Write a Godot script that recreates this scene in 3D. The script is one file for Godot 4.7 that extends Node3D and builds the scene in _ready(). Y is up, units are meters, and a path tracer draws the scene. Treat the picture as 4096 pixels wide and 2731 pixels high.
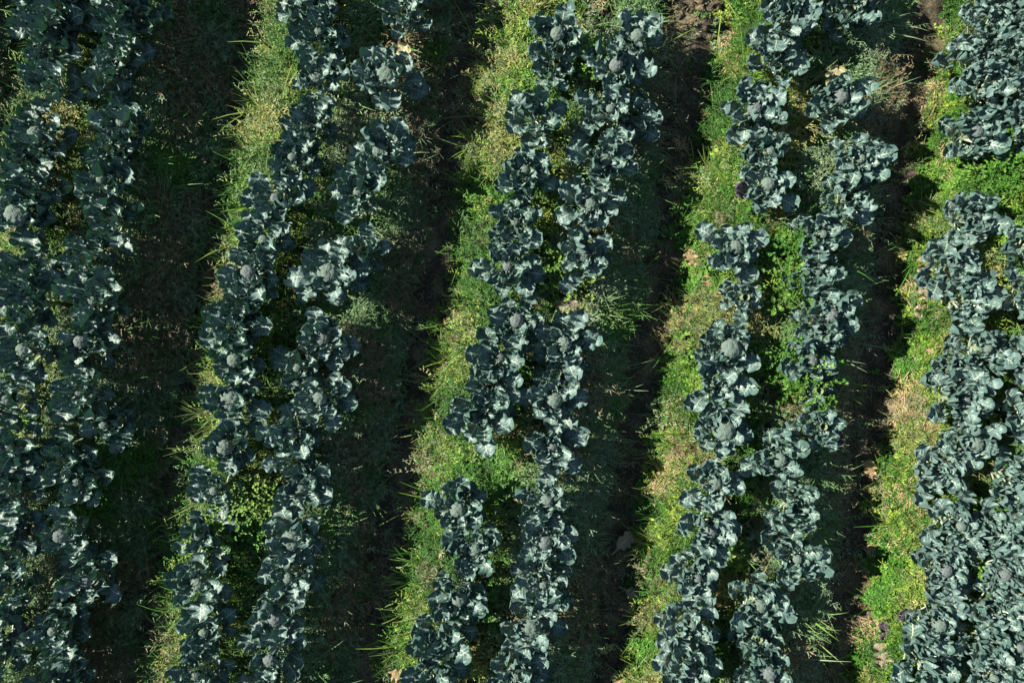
extends Node3D
# A broccoli field seen straight down from a few metres up.
const CAM_H := 4.6            # camera height above the bed tops (y = 0)
const FPX := 2731.0           # focal length in photograph pixels (4096 wide)
const PITCH := 1.59           # metres from track to track
const TRACK_X := 0.97         # one track crosses z = 0 here

var rng := RandomNumberGenerator.new()
var n_big := FastNoiseLite.new()
var n_small := FastNoiseLite.new()
var n_patch := FastNoiseLite.new()
var used := {}
var M := {}
var leaf_outer := []
var leaf_mid := []
var leaf_inner := []
var crown_meshes := []
var stem_mesh: ArrayMesh
var plant_xz := []            # [x, z, radius] of every broccoli plant

# ---------------------------------------------------------------- helpers
func numbered(called: String) -> String:
	if not used.has(called):
		used[called] = 0
		return called
	used[called] += 1
	return "%s_%03d" % [called, used[called]]

func tag(o: Node, label: String, category: String, group := "", kind := ""):
	if label: o.set_meta("label", label)
	if category: o.set_meta("category", category)
	if group: o.set_meta("group", group)
	if kind: o.set_meta("kind", kind)

func mesh_node(called: String, mesh: Mesh, mat: Material, parent: Node) -> MeshInstance3D:
	var o := MeshInstance3D.new()
	o.name = called
	o.mesh = mesh
	if mat: o.material_override = mat
	parent.add_child(o, true)
	return o

func lin(r: float, g: float, b: float) -> Color:
	return Color(r, g, b).linear_to_srgb()

# photograph pixel -> point at height y (the camera looks straight down)
func at(px: float, py: float, y: float) -> Vector3:
	var d := CAM_H - y
	return Vector3((px - 2048.0) / FPX * d, y, (py - 1365.5) / FPX * d)

func on_ground(px: float, py: float) -> Vector3:
	var p := at(px, py, 0.0)
	for i in 3:
		p = at(px, py, hgt(p.x, p.z))
	return p

# lateral coordinate: value of x where the bed line through (x, z) crosses z = 0
func lat(x: float, z: float) -> float:
	return (x + 0.15 * z) / (1.0 + 0.008 * z)

# signed position inside the bed, -0.795 .. 0.795, 0 on the bed's middle
func across(x: float, z: float) -> float:
	return fposmod(lat(x, z) - TRACK_X, PITCH) - PITCH * 0.5

func hgt(x: float, z: float) -> float:
	var a := across(x, z)
	var d := PITCH * 0.5 - absf(a)
	var wob := n_big.get_noise_2d(x * 1.3 + 40.0, z * 0.8) * 0.05
	var k := smoothstep(0.10, 0.42, d + wob)
	var h := -0.2 + 0.2 * k
	# earth heaped at the bare track ends and in the wet track
	for m in [[1.22, -2.28, 0.42, 0.21], [2.60, -1.68, 0.12, 0.16], [2.62, -1.52, 0.10, 0.13], [2.84, -2.36, 0.26, 0.14]]:
		var dx: float = (x - m[0]) / m[2]
		var dz: float = (z - m[1]) / m[2]
		h += m[3] * (1.0 - k) * exp(-dx * dx - dz * dz)
	h += n_big.get_noise_2d(x * 2.2, z * 2.2) * 0.035
	h += n_small.get_noise_2d(x * 9.0, z * 6.0) * 0.022
	var e := n_small.get_noise_2d(x * 30.0, z * 30.0)
	h += e * 0.012
	# tread marks pressed into the track
	h -= 0.018 * (1.0 - k) * maxf(0.0, sin(z * 24.0 + n_big.get_noise_2d(x * 4.0, z * 4.0) * 5.0)) * smoothstep(0.0, 0.35, 0.4 + n_small.get_noise_2d(x * 5.0, z * 5.0))
	return h

func noise(seed_: int, freq: float, oct := 4, type := FastNoiseLite.TYPE_SIMPLEX_SMOOTH) -> FastNoiseLite:
	var n := FastNoiseLite.new()
	n.seed = seed_; n.frequency = freq; n.noise_type = type
	n.fractal_type = FastNoiseLite.FRACTAL_FBM; n.fractal_octaves = oct
	return n

# ---------------------------------------------------------------- materials
func soil_material() -> StandardMaterial3D:
	var s := 768
	var a := noise(3, 0.006, 5).get_seamless_image(s, s)
	var b := noise(9, 0.06, 4).get_seamless_image(s, s)
	var c := noise(15, 0.16, 2).get_seamless_image(s, s)
	var im := Image.create(s, s, false, Image.FORMAT_RGB8)
	var bump := Image.create(s, s, false, Image.FORMAT_RGB8)
	for y in s:
		for x in s:
			var va := a.get_pixel(x, y).r
			var vb := b.get_pixel(x, y).r
			var vc := c.get_pixel(x, y).r
			var t := clampf(va * 0.45 + vb * 0.4 + vc * 0.15, 0.0, 1.0)
			var col := Color(0.036, 0.030, 0.022).lerp(Color(0.26, 0.22, 0.13), smoothstep(0.34, 0.8, t))
			if vc > 0.82: col = col.lerp(Color(0.42, 0.36, 0.24), 0.6)
			im.set_pixel(x, y, col.linear_to_srgb())
			var h := clampf(vb * 0.6 + vc * 0.4, 0.0, 1.0)
			bump.set_pixel(x, y, Color(h, h, h))
	bump.bump_map_to_normal_map(3.0)
	var m := StandardMaterial3D.new()
	m.albedo_texture = ImageTexture.create_from_image(im)
	m.normal_enabled = true
	m.normal_texture = ImageTexture.create_from_image(bump)
	m.normal_scale = 1.0
	m.uv1_triplanar = true; m.uv1_world_triplanar = true
	m.uv1_scale = Vector3(0.9, 0.9, 0.9)
	m.roughness = 0.95
	return m

# a leaf print: v runs from the foot of the stalk (0) to the tip (1), u across
const STALK_V := 0.14
func leaf_material(seed_: int, blade: Color, vein: Color, blotch: Color, blotch_amount: float) -> StandardMaterial3D:
	var s := 256
	var na := noise(seed_, 0.02, 4).get_image(s, s)
	var nb := noise(seed_ + 7, 0.09, 3).get_image(s, s)
	var im := Image.create(s, s, false, Image.FORMAT_RGB8)
	var bump := Image.create(s, s, false, Image.FORMAT_RGB8)
	for y in s:
		var v := float(y) / s
		var t := (v - STALK_V) / (1.0 - STALK_V)
		for x in s:
			var u := absf((x + 0.5) / s - 0.5) * 2.0
			var side := 0.0 if x < s / 2 else 0.5
			var col := blade
			var nv := na.get_pixel(x, y).r - 0.5
			var fb := nb.get_pixel(x, y).r - 0.5
			col = col * (1.0 + nv * 0.55 + fb * 0.35)
			var vn := 0.0
			if t < 0.0:
				vn = 1.0
			else:
				var mw := lerpf(0.085, 0.012, pow(t, 0.7))
				vn = 1.0 - smoothstep(mw * 0.7, mw * 1.5, u)
				# side veins leave the midrib and bend towards the tip
				var q := (t - 0.34 * u * (1.0 - 0.35 * u)) * 7.0 + side + nv * 0.35
				var f := absf(fposmod(q, 1.0) - 0.5)
				var sw := lerpf(0.10, 0.03, u)
				if q > 0.2 and u < 0.92:
					vn = maxf(vn, (1.0 - smoothstep(sw * 0.5, sw * 1.3, f)) * lerpf(0.75, 0.12, u))
				# fine net between them
				var q2 := (t + 0.5 * u) * 21.0 + fb * 2.0
				var f2 := absf(fposmod(q2, 1.0) - 0.5)
				vn = maxf(vn, (1.0 - smoothstep(0.03, 0.10, f2)) * 0.14)
			col = col.lerp(vein, clampf(vn, 0.0, 1.0))
			col = col.lerp(blotch, smoothstep(0.5 - blotch_amount, 0.75 - blotch_amount, nv + 0.5 + fb * 0.3) * blotch_amount * 1.6)
			col.r = clampf(col.r, 0.0, 1.0); col.g = clampf(col.g, 0.0, 1.0); col.b = clampf(col.b, 0.0, 1.0); col.a = 1.0
			im.set_pixel(x, y, col.linear_to_srgb())
			var h := clampf(0.55 + fb * 0.5 - vn * 0.45, 0.0, 1.0)
			bump.set_pixel(x, y, Color(h, h, h))
	bump.bump_map_to_normal_map(5.0)
	var m := StandardMaterial3D.new()
	m.albedo_texture = ImageTexture.create_from_image(im)
	m.normal_enabled = true
	m.normal_texture = ImageTexture.create_from_image(bump)
	m.normal_scale = 0.7
	m.roughness = 0.36
	m.metallic_specular = 0.5
	m.cull_mode = BaseMaterial3D.CULL_DISABLED
	m.backlight_enabled = true
	m.backlight = lin(0.045, 0.13, 0.03)
	return m

func plain(col: Color, rough := 0.8, back := Color.BLACK, vertex := false) -> StandardMaterial3D:
	var m := StandardMaterial3D.new()
	m.albedo_color = col
	m.roughness = rough
	m.cull_mode = BaseMaterial3D.CULL_DISABLED
	m.vertex_color_use_as_albedo = vertex
	if back != Color.BLACK:
		m.backlight_enabled = true
		m.backlight = back
	return m

# ---------------------------------------------------------------- plant meshes
# One leaf: a stalk and a cupped, ruffled blade, growing from the origin along +z and up.
func leaf_mesh(sd: int, stalk: float, length: float, width: float, e0: float, e1: float, cup: float, ruffle: float) -> ArrayMesh:
	var r := RandomNumberGenerator.new(); r.seed = sd
	var nt := 24
	var ns := 10
	var ph := [r.randf() * TAU, r.randf() * TAU]
	var fr := [r.randf_range(2.8, 4.2), r.randf_range(2.8, 4.2)]
	var curl := [r.randf_range(-0.4, 1.0), r.randf_range(-0.4, 1.0)]
	var twist := r.randf_range(-0.35, 0.35)
	var bend := r.randf_range(-0.2, 0.2)
	var roll_side := r.randf_range(-0.5, 0.5)
	var st := SurfaceTool.new()
	st.begin(Mesh.PRIMITIVE_TRIANGLES)
	st.set_smooth_group(0)
	# midrib points
	var pts := []; var tang := []
	var p := Vector3.ZERO
	var steps := nt + 4
	for i in steps + 1:
		var f := float(i) / steps
		var el := lerpf(e0, e1, smoothstep(0.25, 1.0, f))
		var az := bend * f * f
		var d := Vector3(sin(az) * cos(el), sin(el), cos(az) * cos(el))
		pts.append(p); tang.append(d)
		p += d * (stalk / 4.0 if i < 4 else length / nt)
	# stalk: a small three-sided gutter
	for i in 4:
		var w0 := lerpf(0.0085, 0.0055, i / 4.0)
		var w1 := lerpf(0.0085, 0.0055, (i + 1) / 4.0)
		var pa: Vector3 = pts[i]; var pb: Vector3 = pts[i + 1]
		var up: Vector3 = Vector3.RIGHT.cross(tang[i]) * -1.0
		for k in 3:
			var a0 := TAU * k / 3.0; var a1 := TAU * (k + 1) / 3.0
			var q := [pa + (Vector3.RIGHT * cos(a0) + up * sin(a0)) * w0, pb + (Vector3.RIGHT * cos(a0) + up * sin(a0)) * w1,
				pb + (Vector3.RIGHT * cos(a1) + up * sin(a1)) * w1, pa + (Vector3.RIGHT * cos(a1) + up * sin(a1)) * w0]
			for j in [0, 1, 2, 0, 2, 3]:
				st.set_uv(Vector2(0.5, 0.05)); st.add_vertex(q[j])
	# blade grid
	var g := []
	for i in nt + 1:
		var t := float(i) / nt
		var ts := pow(t, 1.25) * 0.985 + 0.01
		var w := width * 0.5 * pow(maxf(1.0 - pow(absf(2.0 * ts - 1.0), 2.3), 0.0), 0.55)
		if t < 0.2: w *= lerpf(0.5, 1.0, t / 0.2)
		var c: Vector3 = pts[i + 4]; var tg: Vector3 = tang[i + 4]
		var side := tg.cross(Vector3.UP)
		side = Vector3(cos(bend * t), 0, -sin(bend * t))
		var up := tg.cross(side).normalized()
		if up.y < 0.0: up = -up
		side = side.rotated(tg, twist * t)
		up = up.rotated(tg, twist * t)
		var row := []
		for k in ns + 1:
			var s := (float(k) / ns) * 2.0 - 1.0
			var sd2 := 0 if s < 0.0 else 1
			var as_ := absf(s)
			var wv := sin(TAU * fr[sd2] * t + ph[sd2])
			var ww := w * (1.0 + 0.07 * sin(TAU * fr[sd2] * t + ph[sd2] + 1.3))
			var lift := cup * as_ * as_ * (0.6 + 0.4 * t) * width * (1.0 + roll_side * signf(s))
			lift += ruffle * pow(as_, 3.0) * wv * (0.35 + 0.65 * sin(PI * minf(t * 1.05, 1.0)) + 0.3 * t)
			# the rim rolls over, here more, there less
			var rim := smoothstep(0.68, 1.0, as_) * (0.5 + 0.5 * sin(t * 7.0 + ph[1 - sd2]))
			lift += rim * curl[sd2] * width * 0.16
			var shrink := 1.0 - 0.14 * rim - 0.12 * as_ * absf(wv) - cup * 0.25 * as_
			var tip := smoothstep(0.8, 1.0, t)
			var pos: Vector3 = c + side * (s * ww * shrink) + up * (lift + tip * ruffle * 0.8 * cos(s * 6.0 + ph[0]))
			pos += tg * (0.035 * length * as_ * sin(ph[1] + t * 9.0) - 0.03 * length * as_)
			pos += up * r.randf_range(-0.0022, 0.0022)
			row.append([pos, Vector2(0.5 + s * 0.5, STALK_V + (1.0 - STALK_V) * t)])
		g.append(row)
	for i in nt:
		for k in ns:
			for v in [g[i][k], g[i + 1][k], g[i + 1][k + 1], g[i][k], g[i + 1][k + 1], g[i][k + 1]]:
				st.set_uv(v[1]); st.add_vertex(v[0])
	st.index()
	st.generate_normals()
	st.generate_tangents()
	return st.commit()

# a knobbly flower head, radius 1, facing up
func crown_mesh(sd: int) -> ArrayMesh:
	var r := RandomNumberGenerator.new(); r.seed = sd
	var lobes := []
	for i in 26:
		var el := asin(clampf(1.0 - (i + 0.5) / 26.0 * 1.15, -1.0, 1.0))
		var az := i * 2.39996 + r.randf_range(-0.25, 0.25)
		lobes.append(Vector3(cos(el) * cos(az), sin(el), cos(el) * sin(az)))
	var fine := noise(sd + 50, 6.5, 2)
	var st := SurfaceTool.new()
	st.begin(Mesh.PRIMITIVE_TRIANGLES)
	st.set_smooth_group(0)
	var rows := 26; var cols := 52
	var g := []
	for i in rows + 1:
		var el := PI * 0.5 - (PI * 0.66) * i / rows
		var row := []
		for k in cols + 1:
			var az := TAU * (k % cols) / cols
			var d := Vector3(cos(el) * cos(az), sin(el), cos(el) * sin(az))
			var best := -1.0
			for l in lobes:
				best = maxf(best, d.dot(l))
			var ang := acos(clampf(best, -1.0, 1.0))
			var rr := 1.0 + 0.13 * (1.0 - pow(clampf(ang / 0.36, 0.0, 1.3), 2.0)) + fine.get_noise_3dv(d * 2.2) * 0.10 + r.randf_range(-0.022, 0.022)
			if k == cols: row.append(row[0])
			else: row.append(Vector3(d.x * rr, d.y * rr * 0.72, d.z * rr))
		g.append(row)
	for i in rows:
		for k in cols:
			for v in [g[i][k], g[i][k + 1], g[i + 1][k + 1], g[i][k], g[i + 1][k + 1], g[i + 1][k]]:
				st.add_vertex(v)
	st.index()
	st.generate_normals()
	return st.commit()

func make_stem() -> ArrayMesh:
	var st := SurfaceTool.new()
	st.begin(Mesh.PRIMITIVE_TRIANGLES)
	st.set_smooth_group(0)
	var prof := [[-0.03, 0.016], [0.1, 0.015], [0.22, 0.018], [0.32, 0.024]]
	for i in 3:
		for k in 8:
			var a0 := TAU * k / 8.0; var a1 := TAU * (k + 1) / 8.0
			var q := []
			for e in [[i, a0], [i + 1, a0], [i + 1, a1], [i, a1]]:
				var h: float = prof[e[0]][0]; var rr: float = prof[e[0]][1]
				q.append(Vector3(cos(e[1]) * rr, h, sin(e[1]) * rr))
			for j in [0, 1, 2, 0, 2, 3]: st.add_vertex(q[j])
	st.index(); st.generate_normals()
	return st.commit()

# crown: 0 none, 1 small, 2 medium, 3 large
func broccoli(px: float, py: float, crown: int, size: float, tone: int, label: String, group: String, phrase := ""):
	var top := 0.37 * size
	var p := at(px, py, top)
	var base := hgt(p.x, p.z)
	var root := Node3D.new()
	root.name = numbered("broccoli_plant")
	add_child(root)
	root.position = Vector3(p.x, base, p.z)
	root.rotation.y = rng.randf() * TAU
	tag(root, label, "broccoli plant", group)
	plant_xz.append([p.x, p.z, phrase])
	mesh_node("stem", stem_mesh, M.stem, root)
	var up := top - base          # height of the crown above the plant's own soil
	var rad: float = [0.018, 0.026, 0.041, 0.062][crown] * rng.randf_range(0.92, 1.1)
	if crown > 0:
		var c := mesh_node("crown", crown_meshes[rng.randi() % crown_meshes.size()], M.crown if rng.randf() < 0.72 else M.crown_purple, root)
		c.position = Vector3(0, minf(up, 0.36) - rad * 0.3, 0)
		c.rotation = Vector3(rng.randf_range(-0.25, 0.25), rng.randf() * TAU, rng.randf_range(-0.25, 0.25))
		c.scale = Vector3.ONE * rad
	# leaves spiral up the stem: wide outer ones first, small upright ones round the crown last
	var n_out := rng.randi_range(8, 10)
	var n_mid := rng.randi_range(8, 10)
	var n_in := rng.randi_range(5, 7)
	var az := rng.randf() * TAU
	var total := n_out + n_mid + n_in
	for i in total:
		az += 2.39996 + rng.randf_range(-0.3, 0.3)
		var set_: Array
		var y: float
		var sc := size * rng.randf_range(0.82, 1.15)
		if i < n_out:
			set_ = leaf_outer
			y = lerpf(0.10, 0.19, float(i) / n_out)
		elif i < n_out + n_mid:
			set_ = leaf_mid
			y = lerpf(0.18, 0.26, float(i - n_out) / n_mid)
		else:
			set_ = leaf_inner
			y = lerpf(0.26, 0.305, float(i - n_out - n_mid) / n_in)
		var mat: Material = M.leaf[tone]
		var pick := rng.randf()
		if pick < 0.30: mat = M.leaf[(tone + 1) % 3]
		elif pick > 0.997 and i < n_out: mat = M.leaf_yellow
		elif pick > 0.982 and i < 4: mat = M.leaf_purple
		var l := mesh_node("leaf", set_[rng.randi() % set_.size()], mat, root)
		var b := Basis(Vector3.UP, az) * Basis(Vector3.RIGHT, rng.randf_range(-0.2, 0.22)) * Basis(Vector3.BACK, rng.randf_range(-0.3, 0.3))
		if rng.randf() < 0.5:
			l.transform = Transform3D(b.scaled_local(Vector3(-sc, sc, sc)), Vector3(0, y * size, 0))
		else:
			l.transform = Transform3D(b.scaled_local(Vector3(sc, sc, sc)), Vector3(0, y * size, 0))
		l.position += b.z * (rad * 0.62 if i >= n_out + n_mid else 0.014)

# ---------------------------------------------------------------- rows of plants
const ORD := ["", "first", "second", "third", "fourth", "fifth", "sixth", "seventh", "eighth", "ninth", "tenth", "eleventh", "twelfth", "thirteenth", "fourteenth", "fifteenth", "sixteenth"]
func plant_row(list: Array, mark: int, mark_label: String, mark_short: String, group: String, tone: int):
	for i in list.size():
		var e: Array = list[i]
		var crown: int = e[2]
		var size: float = e[3] if e.size() > 3 else rng.randf_range(0.93, 1.08)
		var label := mark_label
		if i != mark:
			var kind: String = ["crownless", "small-crowned", "medium-crowned", "large-crowned"][crown]
			label = "%s broccoli plant, %s from %s, %s" % [kind, ORD[absi(i - mark)], mark_short, "towards bare clods" if i < mark else "away from clods"]
		var phrase := mark_short
		if i != mark: phrase = "plant %s from %s, %s" % [ORD[absi(i - mark)], mark_short, "towards bare clods" if i < mark else "away from clods"]
		broccoli(e[0], e[1], crown, size, (tone + i) % 3 if i % 4 == 0 else tone, label, group, phrase)

# ---------------------------------------------------------------- weeds
func blade(st: SurfaceTool, p: Vector3, az: float, el0: float, el1: float, length: float, width: float, segs: int, col: Color):
	var d := Vector3(sin(az), 0, cos(az))
	var side := Vector3(cos(az), 0, -sin(az))
	var prev := []
	for i in segs + 1:
		var f := float(i) / segs
		var el := lerpf(el0, el1, f)
		var w := width * 0.5 * (1.0 - pow(f, 1.8)) + 0.0003
		if i > 0: p += (d * cos(el) + Vector3.UP * sin(el)) * (length / segs)
		var dip := Vector3.UP * -w * 0.5
		var cur := [p - side * w, p + dip, p + side * w]
		if i > 0:
			for k in 2:
				for v in [prev[k], cur[k], cur[k + 1], prev[k], cur[k + 1], prev[k + 1]]:
					st.set_color(col); st.add_vertex(v)
		prev = cur

func leaflet(st: SurfaceTool, p: Vector3, d: Vector3, length: float, width: float, col: Color):
	var side := d.cross(Vector3.UP)
	if side.length() < 0.05: side = Vector3.RIGHT
	side = side.normalized() * width * 0.5
	var up := side.cross(d).normalized()
	if up.y < 0.0: up = -up
	var a := p + d * length * 0.45 + side + up * width * 0.12
	var b := p + d * length * 0.45 - side + up * width * 0.12
	var m := p + d * length * 0.5
	var t := p + d * length - up * width * 0.2
	for v in [p, a, m, a, t, m, p, m, b, b, m, t]:
		st.set_color(col); st.add_vertex(v)

func thin(st: SurfaceTool, a: Vector3, b: Vector3, w: float, col: Color):
	var d := (b - a).normalized()
	var s1 := d.cross(Vector3(0.3, 0.2, 0.9)).normalized() * w
	var s2 := d.cross(s1).normalized() * w
	for s in [s1, s2]:
		for v in [a - s, b - s * 0.6, b + s * 0.6, a - s, b + s * 0.6, a + s]:
			st.set_color(col); st.add_vertex(v)

func begin() -> SurfaceTool:
	var st := SurfaceTool.new()
	st.begin(Mesh.PRIMITIVE_TRIANGLES)
	st.set_smooth_group(-1)
	return st

# creeping broad-leaved weed: several stems of small paired leaves
func mat_weed(sd: int, stems: int, reach: float, leaf: float, rise: float) -> ArrayMesh:
	var r := RandomNumberGenerator.new(); r.seed = sd
	var st := begin()
	for s in stems:
		var az := r.randf() * TAU
		var d := Vector3(sin(az), 0, cos(az))
		var p := Vector3(r.randf_range(-1, 1), 0, r.randf_range(-1, 1)) * 0.012
		var h := r.randf_range(0.6, 1.2) * rise
		var len_ := r.randf_range(0.5, 1.0) * reach
		var n := 4
		var prev := p
		for i in n:
			var f := (i + 1.0) / n
			var q := p + d * len_ * f + Vector3.UP * h * sin(f * 1.9)
			thin(st, prev, q, 0.0011, Color(0.75, 0.85, 0.6))
			for k in 2:
				var a2 := az + (1.35 if k == 0 else -1.35) + r.randf_range(-0.5, 0.5) + i * 1.3
				var dd := Vector3(sin(a2), r.randf_range(0.0, 0.55), cos(a2)).normalized()
				var v := r.randf_range(0.75, 1.2)
				leaflet(st, q, dd, leaf * r.randf_range(0.7, 1.2), leaf * 0.62, Color(v, v, v * 0.95))
			prev = q
		for k in 3:
			var a3 := az + k * 2.1
			leaflet(st, prev, Vector3(sin(a3), 0.7, cos(a3)).normalized(), leaf * 0.7, leaf * 0.42, Color(1.25, 1.25, 0.9))
	st.generate_normals()
	return st.commit()

# upright feathery weed: thin branching stems with narrow leaves and small seed heads
func feather_weed(sd: int, tall: float, heads: bool) -> ArrayMesh:
	var r := RandomNumberGenerator.new(); r.seed = sd
	var st := begin()
	for s in 5:
		var az := r.randf() * TAU
		var lean := r.randf_range(0.15, 0.75)
		var d := Vector3(sin(az) * lean, 1, cos(az) * lean).normalized()
		var h := tall * r.randf_range(0.6, 1.1)
		var tip := d * h
		thin(st, Vector3.ZERO, tip, 0.0009, Color(0.9, 0.9, 0.8))
		for i in 13:
			var q := d * h * (0.2 + 0.8 * (i + r.randf()) / 13.0)
			var a2 := r.randf() * TAU
			var dd := Vector3(sin(a2), r.randf_range(0.1, 0.8), cos(a2)).normalized()
			var l := r.randf_range(0.010, 0.021)
			var v := r.randf_range(0.75, 1.25)
			leaflet(st, q, dd, l, l * 0.24, Color(v, v, v))
			if heads and i > 8:
				leaflet(st, q + dd * l, dd, 0.005, 0.004, Color(2.6, 2.6, 2.6))
	st.generate_normals()
	return st.commit()

func grass_clump(sd: int, n: int, len0: float, len1: float, w: float) -> ArrayMesh:
	var r := RandomNumberGenerator.new(); r.seed = sd
	var st := begin()
	for i in n:
		var v := r.randf_range(0.8, 1.25)
		blade(st, Vector3(r.randf_range(-1, 1), 0, r.randf_range(-1, 1)) * 0.018, r.randf() * TAU, r.randf_range(0.9, 1.5), r.randf_range(-0.6, 0.6), r.randf_range(len0, len1), w * r.randf_range(0.7, 1.2), 4, Color(v, v, v * 0.9))
	st.generate_normals()
	return st.commit()

func straw_bits(sd: int) -> ArrayMesh:
	var r := RandomNumberGenerator.new(); r.seed = sd
	var st := begin()
	for i in 7:
		var az := r.randf() * TAU
		var p := Vector3(r.randf_range(-1, 1) * 0.04, r.randf_range(0.004, 0.022), r.randf_range(-1, 1) * 0.04)
		var v := r.randf_range(0.7, 1.2)
		blade(st, p, az, r.randf_range(-0.1, 0.25), r.randf_range(-0.3, 0.1), r.randf_range(0.02, 0.07), r.randf_range(0.002, 0.007), 2, Color(v, v * 0.97, v * 0.9))
	st.generate_normals()
	return st.commit()

func scatter(called: String, mesh: Mesh, items: Array, label: String, category: String, group: String):
	var mm := MultiMesh.new()
	mm.transform_format = MultiMesh.TRANSFORM_3D
	mm.use_colors = true
	mm.mesh = mesh
	mm.instance_count = items.size()
	for i in items.size():
		mm.set_instance_transform(i, items[i][0])
		mm.set_instance_color(i, items[i][1])
	var o := MultiMeshInstance3D.new()
	o.multimesh = mm
	o.material_override = M.weed
	o.name = numbered(called)
	add_child(o)
	tag(o, label, category, group, "stuff")

func in_patch(x: float, z: float, list: Array) -> float:
	var best := 0.0
	for e in list:
		var d: float = Vector2(x - e[0], z - e[1]).length() / float(e[2])
		best = maxf(best, 1.0 - smoothstep(0.55, 1.1, d))
	return best

func patches(list: Array) -> Array:
	var out := []
	for e in list:
		var p := on_ground(e[0], e[1])
		out.append([p.x, p.z, e[2] / FPX * (CAM_H - p.y)])
	return out

func mixc(a: Color, b: Color, t: float) -> Color:
	return a.lerp(b, clampf(t, 0.0, 1.0))

# the words that single out the broccoli plant nearest to a spot
func beside(x: float, z: float) -> String:
	var best := 9.0
	var words := ""
	for e in plant_xz:
		if e[2] == "": continue
		var d: float = Vector2(x - e[0], z - e[1]).length()
		if d < best:
			best = d; words = e[2]
	return words

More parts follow.
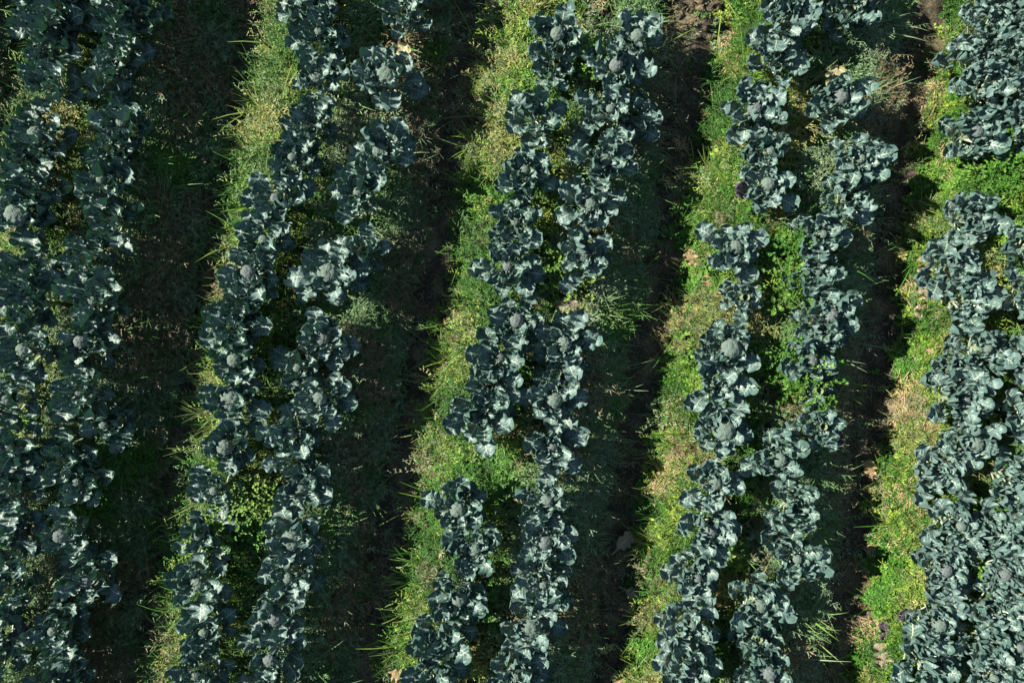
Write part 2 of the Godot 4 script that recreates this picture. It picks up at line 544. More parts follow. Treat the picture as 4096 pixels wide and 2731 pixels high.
func grow_weeds():
	var straw_p := patches([[3660, 1190, 73], [3600, 1555, 73], [3640, 1680, 90], [3700, 1790, 65], [2700, 1850, 61], [2690, 1750, 45], [2720, 1630, 41], [2710, 740, 49], [2760, 690, 41], [2750, 560, 49], [2950, 260, 49], [2900, 180, 41], [3760, 350, 49], [3820, 630, 49], [3640, 2010, 90], [3540, 2180, 57], [3480, 2520, 73], [2640, 2380, 49], [1690, 2670, 41], [2380, 40, 90], [2700, 1400, 32], [3760, 780, 41], [2640, 1960, 49], [1120, 200, 41]])
	var green_p := patches([[2100, 300, 110], [2130, 170, 80], [2330, 250, 60], [2790, 960, 90], [2830, 1120, 90], [2260, 1090, 70], [2780, 1500, 110], [3150, 1030, 110], [3170, 1480, 120], [3130, 1150, 90], [3900, 700, 150], [4030, 720, 120], [3760, 760, 110], [3700, 1450, 100], [3600, 2250, 130], [3650, 2400, 120], [3560, 2430, 90], [1900, 1850, 110], [2000, 1900, 90], [1960, 1130, 70], [2440, 1270, 110], [520, 1830, 130], [380, 2020, 90], [960, 1980, 80], [900, 2090, 90], [850, 2180, 80], [700, 680, 110], [160, 820, 70], [2830, 2640, 90], [2590, 2580, 80], [3390, 2620, 80], [1310, 2080, 60], [1060, 2010, 80], [100, 2420, 60], [1400, 900, 90], [1480, 890, 70], [1350, 1250, 70], [1720, 220, 50]])
	var tall_p := patches([[3160, 1030, 90], [3130, 1160, 90], [3120, 1290, 70], [3170, 1480, 110], [3150, 1560, 70], [3070, 1420, 60], [1080, 1010, 50], [1060, 1400, 70], [1190, 1440, 50], [1060, 2010, 80], [960, 2080, 90], [900, 2160, 70], [2320, 260, 60], [2260, 1090, 60], [3960, 690, 110], [3900, 2230, 60], [3950, 2350, 70], [3880, 2420, 60], [2290, 1190, 70], [160, 820, 50], [250, 840, 40]])
	var bare_p := patches([[2840, 60, 140], [2700, 40, 120], [2660, 130, 90], [2790, 200, 110], [2890, 130, 60], [3560, 380, 60], [3570, 480, 40], [3680, 20, 80], [2400, 60, 90], [2790, 100, 90]])
	var talls := []
	for k in 3: talls.append(mat_weed(380 + k, 10, 0.09, 0.0145, 0.16))
	var lt := [[], [], []]
	var mats := []; var feathers := []; var grasses := []; var straws := []
	for k in 3:
		mats.append(mat_weed(300 + k, 6, 0.06, 0.0135, 0.035))
		feathers.append(feather_weed(320 + k, [0.09, 0.12, 0.15][k], k != 1))
		grasses.append(grass_clump(340 + k, 7, 0.06, [0.13, 0.17, 0.22][k], 0.005))
		straws.append(straw_bits(360 + k))
	var lm := [[], [], []]; var lf := [[], [], []]; var ld := [[], [], []]; var lg := [[], [], []]; var ls := [[], [], []]
	var x0 := -3.9; var x1 := 3.9; var z0 := -2.7; var z1 := 2.7
	var count := 190000
	for i in count:
		var x := rng.randf_range(x0, x1)
		var z := rng.randf_range(z0, z1)
		var a := across(x, z)
		var d := PITCH * 0.5 - absf(a)         # distance from the track's middle
		var edge := n_patch.get_noise_2d(x * 2.4, z * 1.6) * 0.08
		var cover := smoothstep(0.11, 0.22, d + edge) if a < 0.0 else smoothstep(0.13, 0.2, d + edge + (0.09 if lat(x, z) < -2.0 else 0.0))
		var bare := in_patch(x, z, bare_p)
		var straw := in_patch(x, z, straw_p) * smoothstep(-0.5, 0.25, n_small.get_noise_2d(x * 8.0, z * 8.0 + 3.0))
		var green := in_patch(x, z, green_p)
		cover *= 1.0 - bare * 0.96
		if a > 0.3 and lat(x, z) > TRACK_X: cover *= 0.3       # little grows beside the open wet track
		if absf(a) < 0.3: cover *= 0.2 + 0.8 * green    # thinner under the crop
		var clump := n_small.get_noise_2d(x * 14.0 + 5.0, z * 14.0)
		if a < 0.0: cover *= smoothstep(-0.42, 0.05, clump)
		if rng.randf() > cover + 0.012: continue
		var p := Vector3(x, hgt(x, z) - 0.004, z)
		var sunny := a < 0.0
		var t := n_patch.get_noise_2d(x * 5.0 + 9.0, z * 5.0)
		var u := n_patch.get_noise_2d(x * 1.7 - 30.0, z * 1.7)
		var b := Basis(Vector3.UP, rng.randf() * TAU) * Basis(Vector3.RIGHT, rng.randf_range(-0.3, 0.3))
		var sc := rng.randf_range(0.8, 1.5) * (0.75 + 0.6 * smoothstep(-0.3, 0.4, clump)) * (1.0 if sunny or d > 0.4 else 0.8)
		var xf := Transform3D(b.scaled(Vector3.ONE * sc), p)
		var k := rng.randi() % 3
		var v := rng.randf_range(0.75, 1.25)
		var lush := Color(0.07, 0.215, 0.022)
		var yellow := Color(0.27, 0.38, 0.055)
		var grey := Color(0.21, 0.305, 0.175)
		var brown := Color(0.24, 0.165, 0.085)
		var drysun := Color(0.52, 0.42, 0.23)
		var kinds := [Color(0.045, 0.125, 0.025), lush, yellow, Color(0.19, 0.25, 0.12), Color(0.36, 0.34, 0.13)]
		var mixed: Color = kinds[clampi(int(floor(2.0 + (t * 1.6 + u * 1.4) * 2.6 + rng.randf_range(-1.1, 1.1))), 0, 4)]
		if rng.randf() < straw * 0.75:
			for q in 3:
				ls[(k + q) % 3].append([Transform3D(Basis(Vector3.UP, rng.randf() * TAU).scaled(Vector3.ONE * rng.randf_range(0.7, 1.3)), p + Vector3(rng.randf_range(-0.04, 0.04), 0.012 + rng.randf_range(0.0, 0.04), rng.randf_range(-0.04, 0.04))), drysun * v * rng.randf_range(0.8, 1.15)])
			if rng.randf() < 0.85: continue
		if rng.randf() < in_patch(x, z, tall_p) * 0.13:
			lt[k].append([xf, mixc(lush, yellow, t * 0.8 + 0.1) * v * 0.9])
			continue
		var withered := n_patch.get_noise_2d(x * 3.3 + 70.0, z * 2.1) + (0.02 if d < 0.36 else -0.3)
		var roll := rng.randf()
		if green > 0.3 and roll < 0.8:
			lm[k].append([xf, mixc(lush, yellow, t * 0.7 + 0.1) * v * 1.1])
		elif sunny and withered > 0.33 and roll < 0.4:
			ld[k].append([xf, mixc(brown, grey, rng.randf() * 0.7) * v])
		elif sunny:
			if roll < 0.42:
				lm[k].append([xf, mixed * v])
			elif roll < 0.66:
				lg[k].append([xf, mixc(mixed, lush, 0.4) * v])
			elif roll < 0.93:
				lf[k].append([xf, mixc(mixed, lush, 0.2) * v])
			else:
				ls[k].append([xf, mixc(drysun, brown, 0.4) * v])
		else:
			if withered > 0.0 and roll < 0.7:
				ld[k].append([xf, mixc(brown, grey, rng.randf() * 0.7) * v])
			elif roll < 0.66:
				lf[k].append([xf, mixc(grey, lush, t + 0.25) * v])
			elif roll < 0.82:
				lm[k].append([xf, mixc(grey, lush, 0.45 + t) * v])
			elif roll < 0.96:
				lg[k].append([xf, mixc(grey, lush, 0.5 + u) * v])
			else:
				ls[k].append([xf, mixc(drysun, brown, 0.6) * v])
	var how := ["low", "spreading", "tallest"]
	for k in 3:
		scatter("tall_weed", talls[k], lt[k], "%s lime-green weeds standing between crowns in the bed middles" % ["sparse", "leafy", "branching"][k], "weeds", "tall weeds between the rows")
		scatter("mat_weed", mats[k], lm[k], "%s small-leaved green weeds matting the bed flanks" % how[k], "weeds", "creeping weeds over the beds")
		scatter("feathery_weed", feathers[k], lf[k], "%s feathery grey-green weeds along the bed flanks" % how[k], "weeds", "feathery weeds over the beds")
		scatter("withered_weed", feathers[k], ld[k], "%s withered brown weeds growing in patches beside the tracks" % how[k], "weeds", "withered weeds by the tracks")
		scatter("short_grass", grasses[k], lg[k], "%s short grass growing among the bed weeds" % how[k], "grass", "short grass over the beds")
		scatter("straw_litter", straws[k], ls[k], "%s pale straw litter strewn over the bed flanks" % ["fine", "coarse", "mixed"][k], "straw", "straw on the beds")
	print("weeds ", lm[0].size() * 3, " ", lf[0].size() * 3, " ", lg[0].size() * 3, " ", ls[0].size() * 3)

# ---------------------------------------------------------------- single tufts, leaves, clods
func grass_tuft(px: float, py: float, n: int, len_: float, lean: float, group: String):
	var p := on_ground(px, py)
	var look := ("sparse " if n < 6 else ("bushy " if n > 8 else "")) + ("long" if len_ > 0.25 else ("short" if len_ < 0.22 else "green"))
	var label := "%s grass tuft by %s" % [look, beside(p.x, p.z)]
	var root := Node3D.new()
	root.name = numbered("grass_tuft")
	add_child(root)
	root.position = p
	tag(root, label, "grass", group)
	for i in n:
		var b := mesh_node("blade", M.blades[rng.randi() % M.blades.size()], M.grass[rng.randi() % 3], root)
		var az := lean + rng.randfn(0.0, 0.75)
		var s := len_ / 0.3 * rng.randf_range(0.6, 1.15)
		b.transform = Transform3D((Basis(Vector3.UP, az) * Basis(Vector3.RIGHT, rng.randf_range(-0.25, 0.3))).scaled_local(Vector3(rng.randf_range(0.8, 1.3), s, s)), Vector3(rng.randf_range(-1, 1), 0, rng.randf_range(-1, 1)) * 0.03 - Vector3(0, 0.01, 0))

func weed_plant(px: float, py: float, size: float, group: String):
	var p := on_ground(px, py)
	var label := "%s broad-leaved weed by %s" % ["large" if size > 1.15 else ("small" if size < 0.98 else "bright"), beside(p.x, p.z)]
	var root := Node3D.new()
	root.name = numbered("broadleaf_weed")
	add_child(root)
	root.position = p
	tag(root, label, "weed", group)
	mesh_node("stem", M.weed_stem, M.grass[1], root).scale = Vector3.ONE * size
	for i in 14:
		var l := mesh_node("leaf", M.weed_leaves[i % 3], M.grass[[0, 2, 2][i % 3]], root)
		var b := Basis(Vector3.UP, i * 2.4 + rng.randf_range(-0.3, 0.3)) * Basis(Vector3.RIGHT, rng.randf_range(-0.5, 0.2))
		l.transform = Transform3D(b.scaled_local(Vector3.ONE * size * rng.randf_range(0.7, 1.2)), Vector3(0, lerpf(0.03, 0.17, i / 13.0) * size, 0))

func dead_leaf(px: float, py: float, size: float, mat: Material, label: String, lift := 0.085):
	var p := on_ground(px, py)
	var o := mesh_node(numbered("dead_leaf"), M.dead_mesh[rng.randi() % 3], mat, self)
	var b := Basis(Vector3.UP, rng.randf() * TAU) * Basis(Vector3.RIGHT, rng.randf_range(-0.1, 0.1))
	o.transform = Transform3D(b.scaled_local(Vector3.ONE * size), p + Vector3(0, lift, 0))
	tag(o, label, "dead leaf", "withered leaves on the ground")

func clod_mesh(sd: int) -> ArrayMesh:
	var nz := noise(sd, 0.9, 3)
	var st := SurfaceTool.new(); st.begin(Mesh.PRIMITIVE_TRIANGLES); st.set_smooth_group(-1)
	var rows := 8; var cols := 12
	var f := func(i: int, k: int) -> Vector3:
		var el := PI * 0.5 - PI * i / rows
		var az := TAU * (k % cols) / cols
		var d := Vector3(cos(el) * cos(az), sin(el), cos(el) * sin(az))
		return d * (1.0 + nz.get_noise_3dv(d * 1.4) * 0.75) * Vector3(1, 0.6, 0.8)
	for i in rows:
		for k in cols:
			for v in [[i, k], [i, k + 1], [i + 1, k + 1], [i, k], [i + 1, k + 1], [i + 1, k]]:
				st.add_vertex(f.call(v[0], v[1]))
	st.generate_normals()
	return st.commit()

# ---------------------------------------------------------------- the scene
func _ready():
	rng.seed = 20240
	n_big = noise(11, 0.5, 3); n_small = noise(23, 0.5, 3); n_patch = noise(37, 0.6, 3)

	# camera: straight down, top of the picture towards -z
	var cam := Camera3D.new()
	cam.name = "camera"
	add_child(cam)
	cam.position = Vector3(0, CAM_H, 0)
	cam.rotation_degrees = Vector3(-90, 0, 0)
	cam.fov = rad_to_deg(2.0 * atan(1365.5 / FPX))
	cam.near = 0.05; cam.far = 400.0
	cam.current = true

	# clear sky, sun from the upper left of the picture
	var env := Environment.new()
	env.background_mode = Environment.BG_SKY
	var sm := ProceduralSkyMaterial.new()
	sm.sky_top_color = Color(0.42, 0.51, 0.62)
	sm.sky_horizon_color = Color(0.64, 0.70, 0.77)
	sm.sky_curve = 0.15
	sm.ground_bottom_color = Color(0.12, 0.11, 0.09)
	sm.ground_horizon_color = Color(0.3, 0.32, 0.3)
	var sky := Sky.new(); sky.sky_material = sm
	env.sky = sky
	env.background_energy_multiplier = 0.39
	env.tonemap_mode = Environment.TONE_MAPPER_LINEAR
	env.tonemap_exposure = 2.15
	env.sdfgi_enabled = true; env.ssao_enabled = true; env.ssil_enabled = true
	var we := WorldEnvironment.new()
	we.name = "world_environment"; we.environment = env
	add_child(we)
	var sun := DirectionalLight3D.new()
	sun.name = "sun"
	add_child(sun)
	sun.light_energy = 1.6
	sun.light_color = Color(1.0, 0.965, 0.91)
	sun.light_angular_distance = 0.5
	sun.shadow_enabled = true
	var to_sun := Vector3(-0.95, 0.70, -0.22).normalized()
	sun.look_at_from_position(Vector3.ZERO, -to_sun, Vector3.UP)

	# shared materials and meshes
	M.soil = soil_material()
	var vein := Color(0.50, 0.60, 0.46)
	M.leaf = [
		leaf_material(1, Color(0.078, 0.152, 0.138), vein, Color(0.2, 0.24, 0.2), 0.0),
		leaf_material(2, Color(0.062, 0.130, 0.112), vein, Color(0.2, 0.24, 0.2), 0.0),
		leaf_material(3, Color(0.098, 0.178, 0.168), vein, Color(0.2, 0.24, 0.2), 0.1)]
	M.leaf_yellow = leaf_material(4, Color(0.25, 0.27, 0.13), Color(0.6, 0.6, 0.4), Color(0.45, 0.35, 0.2), 0.25)
	M.leaf_purple = leaf_material(5, Color(0.075, 0.07, 0.09), Color(0.30, 0.27, 0.27), Color(0.14, 0.09, 0.09), 0.2)
	M.leaf_dead = leaf_material(6, Color(0.42, 0.31, 0.16), Color(0.62, 0.52, 0.33), Color(0.25, 0.16, 0.09), 0.3)
	M.leaf_grey = leaf_material(7, Color(0.22, 0.24, 0.19), Color(0.5, 0.48, 0.36), Color(0.35, 0.26, 0.17), 0.35)
	M.stem = plain(lin(0.22, 0.28, 0.16), 0.6)
	var bead := noise(77, 0.22, 2, FastNoiseLite.TYPE_CELLULAR)
	var bi := bead.get_seamless_image(256, 256)
	bi.convert(Image.FORMAT_RGB8)
	for y in 256:
		for x in 256:
			var v := 1.0 - bi.get_pixel(x, y).r
			bi.set_pixel(x, y, Color(v, v, v))
	bi.bump_map_to_normal_map(6.0)
	for nm in ["crown", "crown_purple"]:
		var m := StandardMaterial3D.new()
		m.albedo_color = lin(0.12, 0.175, 0.145) if nm == "crown" else lin(0.12, 0.155, 0.15)
		m.normal_enabled = true; m.normal_texture = ImageTexture.create_from_image(bi); m.normal_scale = 1.0
		m.uv1_triplanar = true; m.uv1_world_triplanar = true; m.uv1_scale = Vector3.ONE * 9.0
		m.roughness = 0.8
		M[nm] = m
	M.weed = plain(Color.WHITE, 0.6, lin(0.03, 0.06, 0.01), true)
	M.grass = [plain(lin(0.10, 0.20, 0.035), 0.5, lin(0.06, 0.12, 0.015)), plain(lin(0.16, 0.25, 0.05), 0.5, lin(0.08, 0.13, 0.02)), plain(lin(0.11, 0.24, 0.03), 0.5, lin(0.06, 0.14, 0.015))]
	for k in 6:
		leaf_outer.append(leaf_mesh(100 + k, 0.114, 0.138, 0.134, 0.9, 0.25 - 0.13 * k, [0.10, 0.24, 0.16][k % 3], 0.019))
		leaf_mid.append(leaf_mesh(120 + k, 0.086, 0.107, 0.1, 1.05, 0.6 - 0.14 * k, [0.2, 0.36, 0.28][k % 3], 0.018))
		leaf_inner.append(leaf_mesh(140 + k, 0.03, 0.075, 0.052, 1.15, 0.55 - 0.12 * k, 0.3, 0.012))
	for k in 3: crown_meshes.append(crown_mesh(60 + k))
	stem_mesh = make_stem()

	# ground
	var st := SurfaceTool.new()
	st.begin(Mesh.PRIMITIVE_TRIANGLES)
	st.set_smooth_group(0)
	var step := 0.032
	var gx := int(11.0 / step); var gz := int(8.0 / step)
	for j in gz + 1:
		for i in gx + 1:
			var x := -5.5 + i * step; var z := -4.0 + j * step
			st.add_vertex(Vector3(x, hgt(x, z), z))
	for j in gz:
		for i in gx:
			var a := j * (gx + 1) + i
			for v in [a, a + 1, a + gx + 2, a, a + gx + 2, a + gx + 1]: st.add_index(v)
	st.generate_normals()
	var ground := mesh_node("ground", st.commit(), M.soil, self)
	tag(ground, "ridged brown soil of the beds and wheel tracks", "", "", "structure")
	var far := PlaneMesh.new(); far.size = Vector2(400, 400)
	var fo := mesh_node("far_ground", far, M.soil, self)
	fo.position.y = -0.34
	tag(fo, "brown field soil reaching out beyond the beds", "", "", "structure")
	print("ground done")

	plant_rows()
	print("plants done")
	small_things()
	grow_weeds()

func plant_rows():
	# photograph pixel of each plant's middle, crown size, plant size; from the cloddy end downwards
	plant_row([[145, -130, 1], [150, 65, 0], [225, 20, 0, 0.85], [172, 190, 0], [160, 312, 0], [127, 529, 2], [59, 640, 0, 0.9], [105, 745, 0], [49, 852, 3], [65, 1070, 1], [82, 1200, 1], [72, 1403, 2], [6, 1602, 2], [12, 1790, 1], [26, 1890, 0, 0.85], [10, 1990, 0], [26, 2096, 0, 0.85], [-20, 2230, 1], [14, 2367, 0, 0.9], [-60, 2520, 1], [-70, 2680, 1]],
		8, "broccoli plant with broad grey crown beside a yellow-green weedy hole", "crown by yellow hole", "broccoli row with ragged sparse end", 1)
	plant_row([[450, -120, 1], [440, 52, 0], [550, 40, 0, 0.85], [440, 205, 0], [395, 310, 0, 0.9], [477, 483, 1], [430, 590, 0, 0.85], [398, 715, 1], [418, 875, 0], [320, 1035, 0], [359, 1200, 1], [317, 1367, 2], [297, 1573, 1], [405, 1700, 1, 0.85], [230, 1850, 0, 0.95], [300, 1930, 1, 0.95], [235, 2145, 2], [281, 2360, 2], [185, 2540, 1], [205, 2680, 0, 0.9], [150, 2830, 1]],
		8, "crownless broccoli plant with purplish reddened centre above broad shaded weeds", "the purple-centred plant", "broccoli row above the broad weedy shade", 1)
	plant_row([[1230, -120, 1], [1220, 26, 0], [1272, 124, 1], [1262, 307, 2], [1246, 480, 0], [1164, 624, 1], [1093, 787, 1], [1047, 957, 1], [986, 1089, 2], [945, 1215, 0, 0.9], [910, 1318, 0], [931, 1442, 2, 0.9], [908, 1599, 3], [891, 1791, 2], [852, 1965, 1, 0.9], [790, 2145, 1, 0.9], [777, 2344, 2], [810, 2536, 1], [771, 2713, 1], [750, 2860, 1]],
		12, "broccoli plant with round proud crown overlooking the narrow dark track and grass", "crown facing grassy middle", "broccoli row leaning over the narrow track", 0)
	plant_row([[1640, -110, 1], [1612, 35, 0, 0.9], [1540, 278, 3, 1.1], [1514, 594, 2, 1.05], [1429, 765, 1, 0.95], [1450, 995, 0, 0.85], [1302, 1086, 3, 1.08], [1288, 1351, 2], [1187, 1471, 1, 0.9], [1275, 1596, 2], [1158, 1733, 1], [1170, 1850, 0, 0.85], [1194, 1960, 2], [1161, 2164, 3], [1148, 2314, 1], [1099, 2478, 2], [1070, 2651, 2], [1040, 2830, 1]],
		2, "broccoli plant with the largest grey crown, standing apart over dark soil", "the largest crown", "broccoli row with the largest crowns", 2)
	plant_row([[2231, 131, 2], [2225, 250, 0, 0.75], [2146, 448, 0], [2100, 673, 1], [2061, 878, 1], [2030, 1063, 1], [2068, 1282, 2], [1997, 1429, 1], [1955, 1550, 0, 0.95], [1925, 1668, 0], [1830, 2040, 2], [1896, 2207, 2], [1834, 2406, 2], [1762, 2555, 0, 1.1], [1720, 2700, 0]],
		2, "crownless broccoli plant standing first after the sunny grassy gap", "plant after grassy gap", "broccoli row along the tall sunny grass", 0)
	plant_row([[2551, 140, 2], [2466, 258, 2, 0.9], [2443, 431, 1], [2545, 450, 0, 0.8], [2423, 627, 2], [2361, 813, 2], [2329, 1018, 2], [2257, 1377, 2], [2230, 1490, 0, 0.8], [2221, 1602, 2], [2211, 1791, 1], [2185, 2007, 2], [2182, 2174, 2], [2175, 2353, 1], [2120, 2533, 3], [2061, 2713, 1], [2040, 2860, 1]],
		7, "broccoli plant with purple-grey crown beside the withered grey leaf and weeds", "crown beside withered grey leaf", "broccoli row above dark feathery weeds", 2)
	plant_row([[3180, -90, 0], [3165, 60, 0], [3125, 210, 0], [3040, 415, 2, 1.05], [3085, 600, 1, 0.9], [3075, 735, 2, 0.95], [2952, 986, 2], [2975, 1190, 0, 0.75], [2930, 1396, 3], [2884, 1558, 0], [2903, 1723, 3], [2864, 1939, 2], [2845, 2131, 2], [2799, 2321, 1], [2776, 2517, 1], [2770, 2706, 2], [2750, 2860, 1]],
		7, "small crownless broccoli plant overgrown by bright creeping weeds", "plant overgrown by weeds", "broccoli row behind the straw-edged flank", 2)
	plant_row([[3420, -110, 0], [3415, 25, 0, 0.9], [3369, 382, 2], [3447, 633, 1], [3412, 784, 0], [3294, 935, 1], [3275, 1085, 1, 0.9], [3333, 1262, 2], [3300, 1355, 0, 0.8], [3248, 1442, 2, 0.9], [3258, 1560, 0, 0.65], [3290, 1705, 0, 0.85], [3121, 1841, 2], [3203, 2045, 0, 0.95], [3195, 2240, 1], [3047, 2432, 2], [3040, 2560, 0, 0.85], [3080, 2700, 2], [3060, 2850, 0]],
		2, "broccoli plant with oval crown and mottled yellow leaf facing bare ground", "crown facing bare ground", "broccoli row beside the open wet track", 0)
	plant_row([[4058, -90, 1], [4043, 50, 0], [4003, 180, 0, 1.05], [4023, 310, 0], [3978, 496, 2, 1.05], [3952, 855, 1], [3910, 1053, 2], [3932, 1190, 0], [3955, 1393, 1], [3868, 1490, 0, 0.9], [3893, 1605, 1], [3910, 1778, 2], [3808, 1905, 0], [3854, 2109, 1], [3808, 2295, 2], [3776, 2514, 2], [3743, 2690, 1], [3708, 2850, 1]],
		7, "crownless pale broccoli plant beside the bleached heap of dead leaves", "plant by bleached heap", "broccoli row beside the bleached litter", 2)
	plant_row([[4180, 40, 1], [4150, 200, 0], [4135, 350, 0], [4140, 500, 1], [4160, 980, 0], [4150, 1200, 1], [4125, 1430, 0, 0.9], [4150, 1640, 1], [4080, 1915, 0], [4150, 2020, 1], [4000, 2150, 0, 0.95], [4130, 2200, 1], [4029, 2301, 2], [4125, 2400, 1], [4020, 2465, 0], [3998, 2595, 0], [4100, 2600, 1], [3985, 2720, 1], [4100, 2790, 0]],
		12, "broccoli plant with grey crown threaded by long yellow-green weed stems", "the weed-threaded crown", "broccoli row tangled with weed stems", 2)
	# the neighbouring bed, whose shade fills the first track
	for i in 15:
		broccoli(-330 - i * 24 + rng.randf_range(-25, 25), -150 + i * 205 + rng.randf_range(-20, 20), rng.randi_range(0, 2), 1.0, 1, "broccoli plant of the neighbouring bed that shades the first track", "broccoli plants of the neighbouring bed")

func small_things():
	# long grass tufts: px, py, blades, length, direction of lean
	M.blades = []
	for k in 4:
		var s := begin()
		blade(s, Vector3.ZERO, 0.0, 1.25 - 0.1 * k, [-0.5, 0.1, -0.9, 0.5][k], 0.3, [0.009, 0.012, 0.014, 0.008][k], 7, Color.WHITE)
		s.generate_normals()
		M.blades.append(s.commit())
	M.weed_leaves = []
	for k in 3: M.weed_leaves.append(leaf_mesh(200 + k, 0.018, 0.04, 0.026, 0.6, -0.1 * k, 0.08, 0.003))
	var ws := begin(); thin(ws, Vector3.ZERO, Vector3(0, 0.17, 0), 0.0025, Color.WHITE); ws.generate_normals(); M.weed_stem = ws.commit()
	M.dead_mesh = []
	for k in 3: M.dead_mesh.append(leaf_mesh(220 + k, 0.05, 0.17, 0.14, 0.15, -0.25, 0.05, 0.018))
	var L := -PI * 0.5    # leaning towards -x
	var tufts := [
		["beside the wide open grassy gap", [[2050, 230, 10, 0.26, L], [2090, 330, 10, 0.25, L], [1980, 180, 7, 0.28, L], [2010, 420, 8, 0.2, L], [1960, 330, 5, 0.24, L], [2150, 330, 6, 0.2, 0.4]]],
		["hanging over the dark track between tall weeds", [[1770, 1410, 8, 0.3, L], [1800, 1560, 8, 0.26, L], [1790, 1680, 6, 0.22, L], [1770, 1270, 5, 0.2, L], [1700, 2240, 8, 0.3, L], [1680, 2330, 10, 0.32, L], [1660, 2420, 8, 0.32, L], [1630, 2620, 6, 0.32, L], [1720, 2170, 6, 0.22, L]]],
		["on the sunny flank with yellow weeds", [[1080, 380, 8, 0.24, L], [1040, 430, 7, 0.22, L], [1050, 550, 6, 0.24, L], [1010, 590, 5, 0.2, L], [920, 960, 5, 0.22, L], [880, 1040, 4, 0.2, L], [1090, 140, 4, 0.16, L]]],
		["among the crowns of the narrow bed", [[1085, 985, 9, 0.22, 0.3], [1120, 1010, 6, 0.24, 0.0], [1190, 760, 5, 0.24, 0.9], [1210, 850, 5, 0.2, 0.8], [1060, 1400, 10, 0.24, L], [1030, 1480, 8, 0.26, L], [1230, 1430, 9, 0.24, 0.5], [1260, 1530, 7, 0.26, 0.4], [1150, 1650, 6, 0.2, 0.0], [1190, 1880, 9, 0.24, 0.9], [1080, 1870, 6, 0.2, -0.6], [970, 1930, 9, 0.2, 0.5], [980, 2170, 8, 0.2, 0.5], [1360, 230, 4, 0.26, 3.1], [1460, 440, 5, 0.22, 0.9], [1580, 430, 5, 0.2, 1.0], [1680, 560, 4, 0.18, 1.2]]],
		["beside the dark weeds of the first bed", [[540, 290, 8, 0.26, 0.9], [600, 300, 6, 0.24, 1.2], [500, 380, 6, 0.24, 1.0], [620, 420, 8, 0.22, 0.4], [660, 480, 8, 0.22, 0.2], [330, 1490, 5, 0.2, -2.5], [480, 1500, 4, 0.22, 0.0], [340, 1780, 8, 0.22, 0.3], [300, 2490, 7, 0.2, 0.0], [520, 2420, 6, 0.2, 1.0], [150, 2440, 7, 0.22, 0.2]]],
		["standing tall by the straw-edged flank", [[2840, 830, 12, 0.3, -0.9], [2870, 870, 8, 0.26, -1.2], [2780, 1440, 10, 0.26, -1.0], [2720, 1480, 9, 0.26, L], [2760, 1570, 7, 0.24, -0.5], [2700, 1560, 6, 0.2, L], [2740, 2050, 6, 0.18, -0.5], [2620, 2600, 7, 0.22, 0.6], [2900, 600, 6, 0.2, -1.0]]],
		["filling the weedy middle of the bed", [[3200, 1440, 12, 0.26, 0.3], [3140, 1500, 10, 0.24, -0.3], [3180, 1560, 9, 0.24, 0.4], [3100, 1400, 8, 0.22, -0.6], [3250, 560, 7, 0.26, 1.2], [3260, 690, 7, 0.24, 1.4], [3300, 1890, 8, 0.24, 1.3], [3330, 1540, 6, 0.24, 1.3], [3120, 1100, 6, 0.2, 0.0]]],
		["on the broad sunlit flank with bleached straw", [[3700, 780, 8, 0.26, -0.4], [3720, 640, 8, 0.26, 0.3], [3830, 420, 8, 0.26, 0.2], [3640, 940, 9, 0.24, L], [3580, 1000, 6, 0.2, L], [3560, 1810, 8, 0.22, -0.4], [3540, 1870, 8, 0.24, 0.6], [3620, 1940, 10, 0.26, 0.8], [3480, 2400, 8, 0.26, L], [3520, 2380, 8, 0.24, -0.4], [3420, 2600, 8, 0.2, -1.0], [3640, 1830, 7, 0.22, 0.5]]],
		["between the two rows of the weedy last bed", [[4060, 1570, 12, 0.28, 0.2], [4070, 1660, 12, 0.28, 0.5], [4040, 1740, 10, 0.28, 0.4], [4080, 1780, 9, 0.26, 0.2], [4010, 1860, 8, 0.22, 0.6], [3990, 1700, 6, 0.2, 0.2]]],
		["leaning out of the shaded flank", [[2440, 1520, 5, 0.2, 0.3], [2460, 1560, 6, 0.2, 0.3], [2330, 2120, 6, 0.24, 0.5], [2220, 2660, 8, 0.24, 1.1], [2260, 2690, 6, 0.24, 1.2], [2400, 1230, 9, 0.2, 0.9], [2640, 180, 7, 0.24, 0.9], [3200, 2450, 8, 0.28, 1.0], [3230, 2560, 9, 0.26, 0.9], [3520, 650, 4, 0.2, 1.3]]]]
	for g in tufts:
		for e in g[1]:
			grass_tuft(e[0], e[1], e[2], e[3], e[4], "long grass tufts %s" % g[0])
	var weeds := [
		["in the bright gap among crowns", [[2320, 230], [2330, 310], [2310, 270], [2260, 1080], [2290, 1110], [2230, 1060]]],
		["in the weedy bed middle", [[3120, 940], [3150, 1000], [3140, 1070], [3100, 1180], [3180, 1200], [2990, 1150], [3050, 1230], [3190, 1470], [3170, 1400], [3290, 1590]]],
		["on the lush green flank", [[2800, 920], [2770, 960], [2830, 1010], [2790, 1080], [2760, 1300], [2700, 1330], [2750, 1470], [2720, 1420]]],
		["between bleached flank and last crowns", [[3960, 650], [4000, 690], [4060, 680], [3900, 660], [3930, 720], [3840, 690], [3700, 1060], [3640, 760], [4000, 900], [3960, 940], [3920, 960]]],
		["along the trailing yellow-green stems of the last bed", [[3900, 2150], [3960, 2200], [3920, 2240], [3970, 2290], [4010, 2200], [3900, 2330], [3940, 2390], [3880, 2430], [4020, 2350], [3830, 2220], [3940, 2500], [3950, 2660]]],
		["beside the dark weeds of the ragged bed", [[340, 2000], [370, 2030], [420, 2020], [330, 2100], [960, 2060], [930, 2150], [870, 2220], [1000, 2010]]]]
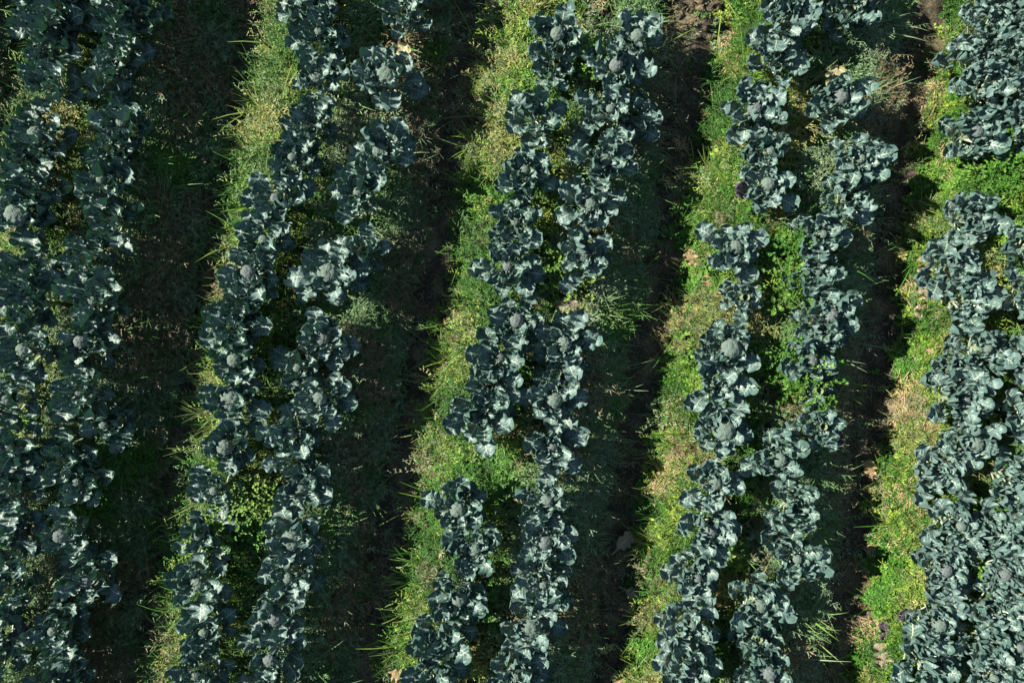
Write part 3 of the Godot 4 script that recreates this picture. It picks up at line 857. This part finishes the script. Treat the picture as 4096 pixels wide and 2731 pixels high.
	for g in weeds:
		for e in g[1]:
			weed_plant(e[0], e[1], rng.randf_range(0.85, 1.3), "broad-leaved weeds %s" % g[0])
	dead_leaf(3680, 1165, 1.1, M.leaf_dead, "largest bleached tan leaf on the heap beside pale crownless plant")
	dead_leaf(3660, 1215, 1.0, M.leaf_dead, "pale tan leaf lying lowest in the bleached heap")
	dead_leaf(3710, 1220, 1.0, M.leaf_grey, "greyish bleached leaf leaning on the tan leaf heap")
	dead_leaf(3625, 1320, 1.15, M.leaf_grey, "long grey-brown withered leaf next to the bleached heap")
	dead_leaf(3700, 1345, 0.6, M.leaf_dead, "small curled tan leaf between heap and grass")
	dead_leaf(3610, 1460, 0.8, M.leaf_grey, "grey shrivelled leaf with a stalk on sunny weeds")
	dead_leaf(3500, 2510, 1.05, M.leaf_grey, "grey withered leaf stretched over sunlit yellow straw")
	dead_leaf(3525, 2575, 1.0, M.leaf_purple, "mottled purple-brown leaf touching the grey withered leaf")
	dead_leaf(2775, 1085, 0.75, M.leaf_dead, "orange-brown dry leaf on green weeds beside the track")
	dead_leaf(2810, 1080, 0.6, M.leaf_dead, "smaller dry leaf tucked next to the orange-brown leaf")
	dead_leaf(3085, 2170, 0.9, M.leaf_dead, "brown crumpled leaf between the two rows of crowns")
	dead_leaf(3095, 2120, 0.7, M.leaf_dead, "dark brown leaf pointing from the crumpled brown leaf")
	dead_leaf(3260, 450, 1.0, M.leaf_yellow, "mottled yellow-green leaf hanging beside the oval crown", 0.22)
	dead_leaf(2330, 1220, 0.9, M.leaf_grey, "withered grey leaf beside purple-grey crown in the weed gap", 0.12)
	dead_leaf(1920, 1545, 0.5, M.leaf_dead, "pinkish curled dry leaf among crownless plants", 0.24)
	dead_leaf(3170, 1180, 1.0, M.leaf_purple, "dark purple leaf spread over bright weeds in bed middle", 0.12)
	dead_leaf(410, 2110, 0.55, M.leaf_dead, "pale orange dry leaf at the edge of dark weeds")
	dead_leaf(15, 2260, 0.7, M.leaf_dead, "cream dry leaf at the sparse end of ragged row")
	dead_leaf(2445, 2200, 0.9, M.leaf_grey, "grey dried leaf lying in the dark track with stems")
	dead_leaf(2470, 2330, 0.8, M.leaf_grey, "shrivelled leaf beside grey dried leaf in the track")
	dead_leaf(3470, 1925, 0.8, M.leaf_dead, "brown leaf at the foot of the sunny flank by track")
	dead_leaf(1660, 2690, 0.8, M.leaf_dead, "pale dry leaf under the last plants of grassy row")
	dead_leaf(2120, 1950, 0.5, M.leaf_dead, "pinkish pale dry leaf lodged between two medium crowns", 0.28)
	dead_leaf(3930, 600, 0.5, M.leaf_dead, "small pink-brown leaf under the crown with green weeds", 0.05)
	dead_leaf(2520, 2700, 0.7, M.leaf_dead, "tan dry leaf by the bright weeds at track edge")
	# soil clods where the crop has a bare end
	var clods := []
	for k in 4: clods.append(clod_mesh(90 + k))
	for e in [[2800, 40, 0.035], [2830, 80, 0.045], [2770, 90, 0.03], [2850, 30, 0.05], [2820, 110, 0.03], [2880, 60, 0.03], [2760, 30, 0.04], [2720, 60, 0.03], [2860, 90, 0.025], [2730, 20, 0.03], [2790, 140, 0.025], [2840, 150, 0.03], [2740, 110, 0.022], [2800, 0, 0.04], [2880, 10, 0.03], [2900, 100, 0.02]]:
		clod(e, clods, "crumbly brown soil clod on the bare sunlit track end", "clods on the bare track end")
	for e in [[2370, 20, 0.025], [2400, 50, 0.03], [2430, 30, 0.025], [2385, 80, 0.02], [2420, 100, 0.022], [2350, 60, 0.02], [2440, 70, 0.025], [2400, 10, 0.022]]:
		clod(e, clods, "reddish crumbly soil clod between first crowns of the grassy bed", "clods between the first crowns")
	for e in [[3545, 365, 0.05], [3575, 390, 0.035], [3560, 455, 0.03], [3555, 500, 0.035], [3610, 470, 0.03]]:
		clod(e, clods, "olive soil clod lit by sun in the open wet track", "clods in the wet track")

func clod(e: Array, clods: Array, label: String, group: String):
	var p := on_ground(e[0], e[1])
	var o := mesh_node(numbered("soil_clod"), clods[rng.randi() % 4], M.soil, self)
	o.transform = Transform3D(Basis(Vector3.UP, rng.randf() * TAU).scaled_local(Vector3.ONE * float(e[2])), p + Vector3(0, e[2] * 0.15, 0))
	tag(o, label, "clod", group)
